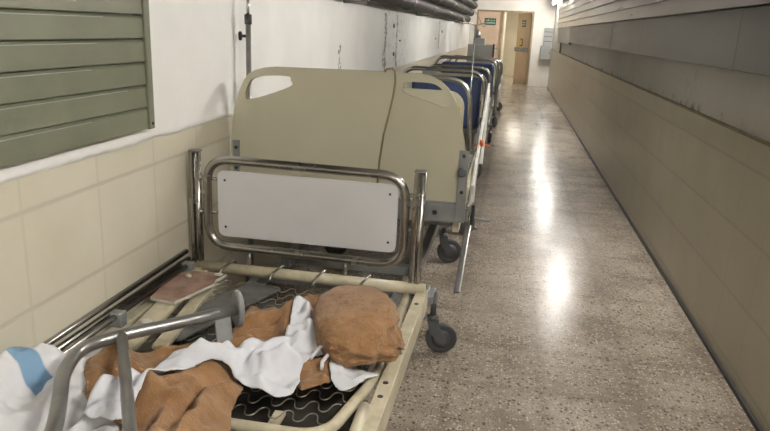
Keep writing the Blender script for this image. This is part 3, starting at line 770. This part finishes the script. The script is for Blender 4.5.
# twisted white sheet across
SA = [(-0.860, 1.737), (-0.813, 1.760), (-0.807, 1.803), (-0.758, 1.822), (-0.701, 1.856), (-0.650, 1.895), (-0.652, 1.973), (-0.668, 2.050), (-0.680, 2.115), (-0.672, 2.15), (-0.640, 2.152), (-0.600, 2.12), (-0.555, 2.084), (-0.510, 1.980), (-0.494, 1.913), (-0.512, 1.878), (-0.533, 1.820), (-0.541, 1.749), (-0.536, 1.699), (-0.547, 1.668), (-0.581, 1.650), (-0.627, 1.650), (-0.668, 1.650), (-0.703, 1.652), (-0.745, 1.680), (-0.770, 1.655), (-0.807, 1.624), (-0.850, 1.558), (-0.885, 1.483), (-0.898, 1.358), (-0.984, 1.333), (-0.995, 1.484), (-0.939, 1.580), (-0.904, 1.662)]
SA = [(p[0] * .98, p[1] * .98) for p in SA]
o = cloth('bed_sheet', SA, 'sheet', .010, .004, [([(-.655, 2.17), (-.60, 2.02), (-.555, 1.88)], .020, .012), ([(-.635, 2.08), (-.625, 1.95), (-.60, 1.82)], -.014, .010), ([(-.60, 2.13), (-.56, 2.0), (-.53, 1.90)], -.010, .008), ([(-.62, 1.92), (-.70, 1.80), (-.72, 1.70)], .016, .012), ([(-.565, 1.86), (-.59, 1.74), (-.62, 1.68)], .018, .012), ([(-.53, 1.86), (-.57, 1.78), (-.65, 1.72)], -.012, .009), ([(-.99, 1.42), (-.93, 1.55), (-.86, 1.66), (-.77, 1.75)], .018, .012), ([(-.93, 1.42), (-.88, 1.55), (-.80, 1.66), (-.72, 1.74)], -.012, .010), ([(-.90, 1.50), (-.83, 1.62)], .012, .008), ([(-.76, 1.80), (-.74, 1.70)], -.016, .009)], .034, 11, .95, th=.003, seed=31)
tag(o, 'twisted white cotton sheet lying across the brown blanket', 'sheet')
o = cloth('bed_sheet', [(-0.457, 1.769), (-0.462, 1.836), (-0.452, 1.887), (-0.413, 1.868), (-0.372, 1.838), (-0.312, 1.828), (-0.341, 1.787), (-0.366, 1.755), (-0.388, 1.711), (-0.427, 1.714)], 'sheet', .010, .006, [([(-.44, 1.86), (-.41, 1.74)], .012, .008), ([(-.40, 1.85), (-.38, 1.76)], -.008, .006), ([(-.37, 1.83), (-.35, 1.79)], .008, .006)], .008, 16, .4, th=.003, seed=41)
tag(o, 'small scrap of white cloth poking out below the brown bundle', 'cloth')
# white cord ends by the bundle
bm = tube(B(), smooth_pts := [(-.52, 1.78, .50), (-.505, 1.83, .515), (-.475, 1.835, .520), (-.470, 1.80, .510), (-.48, 1.77, .50), (-.475, 1.745, .49)], .006, 8); o = obj('tie_cord', bm, 'sheet'); tag(o, 'white tie cord curled against the brown bundle', 'cord')
# bundle
bm = B(); bmesh.ops.create_icosphere(bm, subdivisions=6, radius=1)
cx, cy, cz = -.425, 1.985, .528
kn = Vector((.80, -.58, -.12)).normalized()
for v in bm.verts:
    n = v.co.normalized()
    r = 1.0 + .10 * noise.noise(n * 1.6 + Vector((3, 1, 0))) + .05 * noise.noise(n * 3.5)
    a = max(0., n.dot(kn))
    # squarish, pillow-like plan
    r *= (abs(n.x) ** 3 + abs(n.y) ** 3 + abs(n.z) ** 3) ** (-.20) * .965
    # gathers radiating from the knot
    perp = n - kn * n.dot(kn); ph = math.atan2(perp.z, perp.dot(kn.cross(Vector((0, 0, 1))).normalized()))
    r += .050 * (a ** 3) * math.sin(ph * 8 + 2 * noise.noise(n * 3)) + .10 * a ** 14
    r -= .09 * math.exp(-((n.dot(kn) - .86) / .06) ** 2)
    # soft long wrinkles
    w_ = noise.noise(Vector((n.x * 2.2 + n.y * 1.2, n.y * 6 - n.x * 3, n.z * 4)))
    r += .045 * (math.exp(-abs(w_) / .14) - .3) * (.4 + .6 * abs(noise.noise(n * 2 + Vector((9, 9, 9)))) * 2) + .015 * noise.noise(n * 9)
    w2 = noise.noise(Vector((n.x * 5, n.y * 2.2 + n.z * 3, n.z * 2 + 7))); r -= .022 * math.exp(-abs(w2) / .06)
    co = Vector((n.x * .148, n.y * .212, n.z * (.105 if n.z > 0 else .085))) * r
    rot = Matrix.Rotation(math.radians(16), 3, 'Z'); co = rot @ co
    v.co = co + Vector((cx, cy, cz)); v.co.z = max(v.co.z, .447)
for f in bm.faces: f.smooth = True
o = obj('towelling_bundle', bm, 'terry', None, smooth=True); tag(o, 'plump brown towelling bundle at the right edge of the near bed', 'bundle')

# ---------------------------------------------------------------- second bed (behind the white panel), two beige end boards
b2 = empty('hospital_bed', 'beige hospital bed directly behind the near one, with two overlapping beige end boards', 'bed', (-.75, 4.0, 0)); o2 = (-.75, 4.0, 0)
fo = [(-1.282, .50), (-1.286, .80), (-1.282, .928), (-1.262, 1.075), (-1.240, 1.155), (-1.213, 1.216), (-1.188, 1.247), (-1.157, 1.266), (-1.115, 1.278), (-1.065, 1.284), (-.851, 1.287), (-.550, 1.290), (-.540, 1.303), (-.517, 1.307), (-.503, 1.295), (-.500, 1.25), (-.506, 1.19), (-.522, 1.105), (-.542, 1.01), (-.558, .88), (-.562, .793), (-.562, .50)]
def hole_curve(p): return smooth2d(p, 5)
fh = hole_curve([(-1.205, 1.150), (-1.183, 1.212), (-1.15, 1.232), (-1.099, 1.243), (-.998, 1.246), (-.984, 1.228), (-.992, 1.198), (-1.175, 1.132)])
edge_pts = [(p[0] + .001, 2.985, p[1]) for p in fo[11:]]
bd = obj('end_board', lg(plate(B(), fo, 2.985, .034, [fh], mi_edge=1), o2), ['board', 'board_edge'], b2)
obj('edge_strip', lg(tube(B(), edge_pts, .005, 8), o2), 'board_edge', bd)
ro = [(-.80, .71), (-.80, 1.22), (-.78, 1.27), (-.74, 1.283), (-.573, 1.285), (-.400, 1.288), (-.348, 1.280), (-.305, 1.262), (-.265, 1.229), (-.237, 1.19), (-.215, 1.14), (-.195, 1.07), (-.177, 1.0), (-.155, .85), (-.141, .71)]
rh = hole_curve([(-.468, 1.232), (-.455, 1.247), (-.35, 1.248), (-.305, 1.232), (-.268, 1.195), (-.252, 1.158), (-.275, 1.141), (-.33, 1.158), (-.46, 1.196)])
obj('end_board', lg(plate(B(), ro, 3.032, .022, [rh], mi_edge=1), o2), ['board', 'board_edge'], b2)
def boltplate(x0, x1, z0, z1, zs, y):
    bm = box(B(), x0, x1, y - .006, y, z0, z1); p = obj('bracket', lg(bm, o2), 'grey', b2, bevel=.002)
    for zz in zs: obj('bolt', lg(lathe(B(), ((x0 + x1) / 2, y - .0065, zz), (0, -1, 0), [(0, .009), (.004, .007)], 12), o2), 'dark', p)
boltplate(-1.270, -1.235, .76, .935, (.90, .80), 2.985); boltplate(-.195, -.150, .62, .955, (.93, .76), 3.032)
bm = lathe(B(), (-.176, 3.024, .858), (0, -1, 0), [(0, .016), (.004, .021), (.02, .021), (.024, .016)], 20); obj('clamp_knob', lg(bm, o2), 'wheelgrey', b2)
bm = box(B(), -1.20, -.150, 3.030, 3.075, .612, .70); obj('end_beam', lg(bm, o2), 'grey', b2, bevel=.004)
bm = box(B(), -.325, -.255, 3.022, 3.030, .615, .695); p = obj('bracket', lg(bm, o2), 'grey', b2, bevel=.002)
bm = lathe(B(), (-.29, 3.0215, .655), (0, -1, 0), [(0, .012), (.006, .010)], 14); obj('bolt', lg(bm, o2), 'dark', p)
bm = B(); bar(bm, (-.19, 3.075, .58), (-.19, 5.05, .58), .03, .06); obj('side_rail', lg(bm, o2), 'beige', b2, bevel=.004)
bm = B(); bar(bm, (-1.17, 3.075, .58), (-1.17, 5.05, .58), .03, .06); obj('side_rail', lg(bm, o2), 'beige', b2, bevel=.004)
bm = B(); box(bm, -1.15, -.21, 3.09, 5.0, .575, .59); obj('base_panel', lg(bm, o2), 'dust', b2)
bm = B(); bar(bm, (-.38, 3.1, .30), (-.38, 4.9, .30), .05, .06); bar(bm, (-1.05, 3.1, .30), (-1.05, 4.9, .30), .05, .06); bar(bm, (-1.10, 4.19, .27), (-.30, 4.19, .27), .05, .05); bar(bm, (-1.10, 3.25, .27), (-.38, 3.25, .27), .05, .05); bar(bm, (-1.10, 4.85, .27), (-.25, 4.85, .27), .05, .05)
obj('chassis', lg(bm, o2), 'grey', b2, bevel=.004)
for yy in (3.4, 4.6):
    for x in (-.55, -1.05):
        bm = bar(B(), (x, yy, .31), (x, yy + .12, .57), .04, .04, (1, 0, 0)); obj('lift_arm', lg(bm, o2), 'grey', b2)
for (x, y, a) in ((-.335, 4.19, .25), (-1.08, 4.10, .3), (-.27, 4.85, .6), (-1.08, 4.85, 2.)): caster(b2, x + .75, y - 4.0, .080, a, .27)
# head end: beige panel in a chrome loop
lp = fillet([(-1.08, 5.06, .50), (-1.08, 5.06, 1.14), (-.285, 5.06, 1.13), (-.245, 5.06, .50)], .16)
obj('head_loop', lg(tube(B(), lp, .018, 12), o2), 'chrome', b2)
obj('head_panel', lg(plate(B(), rrect(-1.04, -.315, .60, 1.045, .12), 5.055, .018), o2), 'board', b2, label='beige panel inside the chrome loop')
obj('warning_label', lg(box(B(), -.365, -.345, 5.05, 5.054, .82, .93), o2), 'yellow', b2, label='yellow label strip')
# folded-down guard rail on the corridor side
lw = [(-.150, 2.96, .318), (-.133, 3.22, .60)]
gdr = empty('guard_rail', 'lowered grey and white guard rail hanging from the aisle side of the second bed', 'rail', (-.13, 3.2, .3)); go = (-.13, 3.2, .3)
obj('rail_arm', lg(bar(B(), (-.152, 2.90, .315), (-.138, 3.30, .560), .016, .030, (1, 0, 0)), go), 'alu', gdr, bevel=.005)
obj('rail_arm', lg(bar(B(), (-.137, 3.26, .555), (-.137, 3.42, .85), .014, .030, (1, 0, 0)), go), 'white', gdr, bevel=.004)
obj('rail_bar', lg(bar(B(), (-.128, 3.10, .76), (-.137, 4.75, 1.12), .016, .045, (0, 0, 1)), go), 'white', gdr, bevel=.005)
obj('rail_bar', lg(bar(B(), (-.135, 3.20, .58), (-.150, 4.95, .90), .014, .022, (0, 0, 1)), go), 'chrome', gdr, bevel=.004)
obj('rail_bar', lg(bar(B(), (-.145, 3.15, .66), (-.155, 4.95, 1.00), .012, .018, (0, 0, 1)), go), 'chrome', gdr, bevel=.004)
obj('rail_arm', lg(bar(B(), (-.145, 4.6, .60), (-.140, 4.75, 1.10), .014, .028, (1, 0, 0)), go), 'white', gdr, bevel=.004)
bm = B(); box(bm, -.128, -.112, 3.20, 3.26, .555, .66); obj('pivot', lg(bm, go), 'dark', gdr, bevel=.004)
bm = B(); box(bm, -.172, -.15, 3.28, 3.34, .55, .62); obj('mount', lg(bm, go), 'grey', gdr, bevel=.004)
bm = lathe(B(), (-.127, 3.62, .90), (1, 0, 0), [(0, .02), (.02, .016)], 14); obj('release_button', lg(bm, go), 'orange', gdr, label='red release button')

# drip poles
def drip_pole(x, y, z0, z1, r, label, collar=None, knob=None, ns=1):
    e = empty('drip_pole', label, 'pole', (x, y, z0), 'drip poles')
    obj('pole', cyl(B(), (0, 0, 0), (0, 0, (collar if collar else z1) - z0), r, 14), 'alu', e)
    if collar:
        obj('pole', cyl(B(), (0, 0, collar - z0), (0, 0, z1 - z0), r * .62, 12), 'chrome', e)
        obj('collar', lathe(B(), (0, 0, collar - z0 - .022), (0, 0, 1), [(0, r * 1.15), (.004, r * 1.4), (.044, r * 1.4), (.048, r * 1.0)], 16), 'dark', e)
    if knob:
        bm = B(); cyl(bm, (0, 0, knob - z0), (-.028, -.012, knob - z0), .007, 10)
        lathe(bm, (-.026, -.011, knob - z0), (-1, -.4, 0), [(0, .012), (.004, .022), (.014, .022), (.018, .014)], 10)
        obj('knob', bm, 'dark', e)
    bm = B()
    for s in (-1, 1): tube(bm, fillet([(0, 0, z1 - z0 - .01), (s * .09, 0, z1 - z0 + .02), (s * .09, 0, z1 - z0 + .05)], .02), .004, 6)
    obj('hook', bm, 'chrome', e)
    return e
drip_pole(-1.236, 3.11, .0, 1.60, .0125, 'grey drip pole with black collar and knob, standing by the left wall', 1.487, 1.412)
dp = drip_pole(-.285, 5.20, .0, 1.53, .0055, 'thin chrome drip pole rising among the farther beds')
bm = B()
for k in range(5):
    a = 2 * PI * k / 5 + .3; bar(bm, (0, 0, .05), (.24 * math.cos(a), .24 * math.sin(a), .012), .022, .016)
lathe(bm, (0, 0, .03), (0, 0, 1), [(0, .03), (.04, .03), (.05, .015)], 16)
obj('base', bm, 'grey', dp)

# ---------------------------------------------------------------- farther beds
def far_bed(label, y, xl, xr, ztop, mattress, wheel, loops=(0,), head='chrome', length=1.95):
    b = empty('hospital_bed', label, 'bed', ((xl + xr) / 2, y, 0)); oo = ((xl + xr) / 2, y, 0)
    def LL(bm): return lg(bm, oo)
    for k, (yy, dz) in enumerate(((y, 0), (y + length, -.06))):
        pts = fillet([(xl, yy, .42), (xl, yy, ztop + dz), (xr - .02, yy, ztop + dz - .008), (xr, yy, .42)], .15)
        obj('end_loop', LL(tube(B(), pts, .021, 12)), 'chrome', b)
        if head == 'beige' or k == 1:
            obj('end_panel', LL(plate(B(), rrect(xl + .05, xr - .05, .62, ztop - .09 + dz, .10), yy - .006, .016)), 'board', b)
    bm = B(); bar(bm, (xr - .03, y + .02, .50), (xr - .03, y + length, .50), .04, .07); obj('side_rail', LL(bm), 'white', b, bevel=.004)
    bm = B(); bar(bm, (xl + .03, y + .02, .50), (xl + .03, y + length, .50), .04, .07); obj('side_rail', LL(bm), 'white', b, bevel=.004)
    bm = box(B(), xl + .05, xr - .05, y + .03, y + length - .03, .49, .51); obj('base_panel', LL(bm), 'dust', b)
    bm = B(); bar(bm, (xr - .10, y + .1, .27), (xr - .10, y + length - .1, .27), .05, .06); bar(bm, (xl + .10, y + .1, .27), (xl + .10, y + length - .1, .27), .05, .06)
    for q in (y + .15, y + length - .15): bar(bm, (xl + .02, q, .25), (xr - .02, q, .25), .05, .04)
    for q in (y + .5, y + length - .5):
        for x in (xl + .12, xr - .12): bar(bm, (x, q, .28), (x, q + .05, .50), .04, .04, (1, 0, 0))
    obj('chassis', LL(bm), 'grey', b, bevel=.004)
    for (x, q) in ((xr - .04, y + .15), (xl + .06, y + .15), (xr - .04, y + length - .15), (xl + .06, y + length - .15)):
        caster(b, x - oo[0], q - y, wheel, random.uniform(.5, 2.), .25)
    # low white guard rail on the aisle side
    gx = xr + .018
    bm = B(); bar(bm, (gx, y + .35, .70), (gx, y + 1.5, .70), .018, .05); bar(bm, (gx, y + .35, .60), (gx, y + 1.5, .60), .014, .02)
    for q in (y + .40, y + 1.42): bar(bm, (gx, q, .48), (gx, q, .70), .016, .03, (1, 0, 0))
    obj('guard_rail', LL(bm), 'white', b, bevel=.003)
    return b
def up_mattress(label, x0, x1, y, z0, z1, th=.11, lean=.10):
    """mattress standing on its end against the bed loop"""
    bm = box(B(), x0, x1, -th, 0, 0, z1 - z0)
    o = obj('mattress', bm, 'blue', None, bevel=.05, seg=4); o.location = (0, y, z0); o.rotation_euler = (-lean, 0, 0)
    return tag(o, label, 'mattress', 'blue mattresses on the farther beds')
b3 = far_bed('chrome-ended hospital bed behind the second one, blue mattress upright in its loop', 6.75, -1.06, -.225, 1.105, True, .075)
up_mattress('blue mattress standing upright inside the nearer chrome loop', -.985, -.275, 6.98, .512, 1.03, .12, .06)
obj('loop_socket', lg(B() if False else box(B(), -.86, -.72, 6.735, 6.765, 1.02, 1.09), (-.6425, 6.75, 0)), 'grey', b3)
obj('document_slot', lg(box(B(), -.258, -.240, 6.70, 6.735, .66, .88), (-.6425, 6.75, 0)), 'beige', b3, label='beige strip on the loop')
b4 = far_bed('chrome-ended hospital bed third behind the near one, darker blue mattress upright', 9.1, -1.0, -.155, 1.14, True, .075)
up_mattress('blue mattress standing upright inside the farther chrome loop', -.93, -.215, 9.34, .512, 1.07, .12, .06)
b5 = far_bed('grey hospital bed farthest down the corridor before the metal cabinet', 11.5, -1.08, -.16, 1.05, False, .085, head='beige')
e = empty('release_pedal', 'orange pedal lever on the aisle side of the bed with the nearer blue mattress', 'pedal', (-.2, 6.4, .5))
# the pedal's own arm reaches from the bed's frame into the aisle
obj('lever', bar(B(), (-.04, .32, 0), (.03, -.30, -.02), .018, .014), 'grey', e)
obj('pedal_pad', bar(B(), (-.06, -.30, -.015), (.075, -.30, -.02), .05, .02), 'orange', e, bevel=.004)

# grey cabinet with objects on it
c = empty('metal_cabinet', 'grey metal cabinet standing beyond the beds near the left wall', 'cabinet', (-.70, 14.4, 0))
obj('body', box(B(), -.22, .30, 0, .45, .06, 1.22), 'cabinet', c, bevel=.006)
obj('door', box(B(), -.21, .035, -.018, 0, .08, 1.20), 'cabinet', c, bevel=.004); obj('door', box(B(), .045, .29, -.018, 0, .08, 1.20), 'cabinet', c, bevel=.004)
obj('handle', box(B(), .055, .068, -.035, -.018, .6, .72), 'dark', c); obj('side_edge', box(B(), .30, .325, -.02, .45, .06, 1.24), 'dark', c)
for x in (-.19, .27):
    for y in (.03, .42): obj('foot', box(B(), x - .02, x + .02, y - .02, y + .02, 0, .06), 'dark', c)
w = empty('suction_unit', 'small grey apparatus with a rounded top standing on the metal cabinet', 'apparatus', (-.72, 14.6, 1.22))
obj('body', box(B(), -.10, .14, -.1, .1, 0, .13), 'cabinet', w, bevel=.01)
obj('bottle', lathe(B(), (-.02, 0, .13), (0, 0, 1), [(0, .07), (.09, .07), (.13, .03), (.17, .025)], 20), 'alu', w)

# ---------------------------------------------------------------- world, camera
wd = bpy.data.worlds.new('World'); sc.world = wd; wd.use_nodes = True
wd.node_tree.nodes['Background'].inputs[0].default_value = (.02, .02, .02, 1)
wd.node_tree.nodes['Background'].inputs[1].default_value = 0.0
cam = bpy.data.cameras.new('Camera'); co = bpy.data.objects.new('Camera', cam); col.objects.link(co); sc.camera = co
f_, cx_, cy_ = 669., 385., 215.5
V1 = (514., 33.); nx_ = 280.
v = Vector((V1[0] - cx_, -(V1[1] - cy_), -f_)); a = nx_ - cx_
yy = (v.x * a + f_ * f_) / v.y
dn = Vector((a, -yy, -f_))
Yc = v.normalized(); Zc = -dn.normalized(); Xc = Yc.cross(Zc)
R3 = Matrix((Xc, Yc, Zc))            # rows: world axes in camera coordinates
co.matrix_world = Matrix.Translation((0, 0, 1.48)) @ R3.to_4x4()
cam.sensor_width = 36; cam.lens = 36 * f_ / 770; cam.clip_start = .05; cam.clip_end = 60
sc.view_settings.view_transform = 'Standard'; sc.view_settings.look = 'None'; sc.view_settings.gamma = 1; sc.view_settings.use_curve_mapping = False
sc.view_settings.exposure = 1.72
sc.cycles.use_denoising = True; sc.cycles.max_bounces = 8; sc.cycles.sample_clamp_indirect = 6
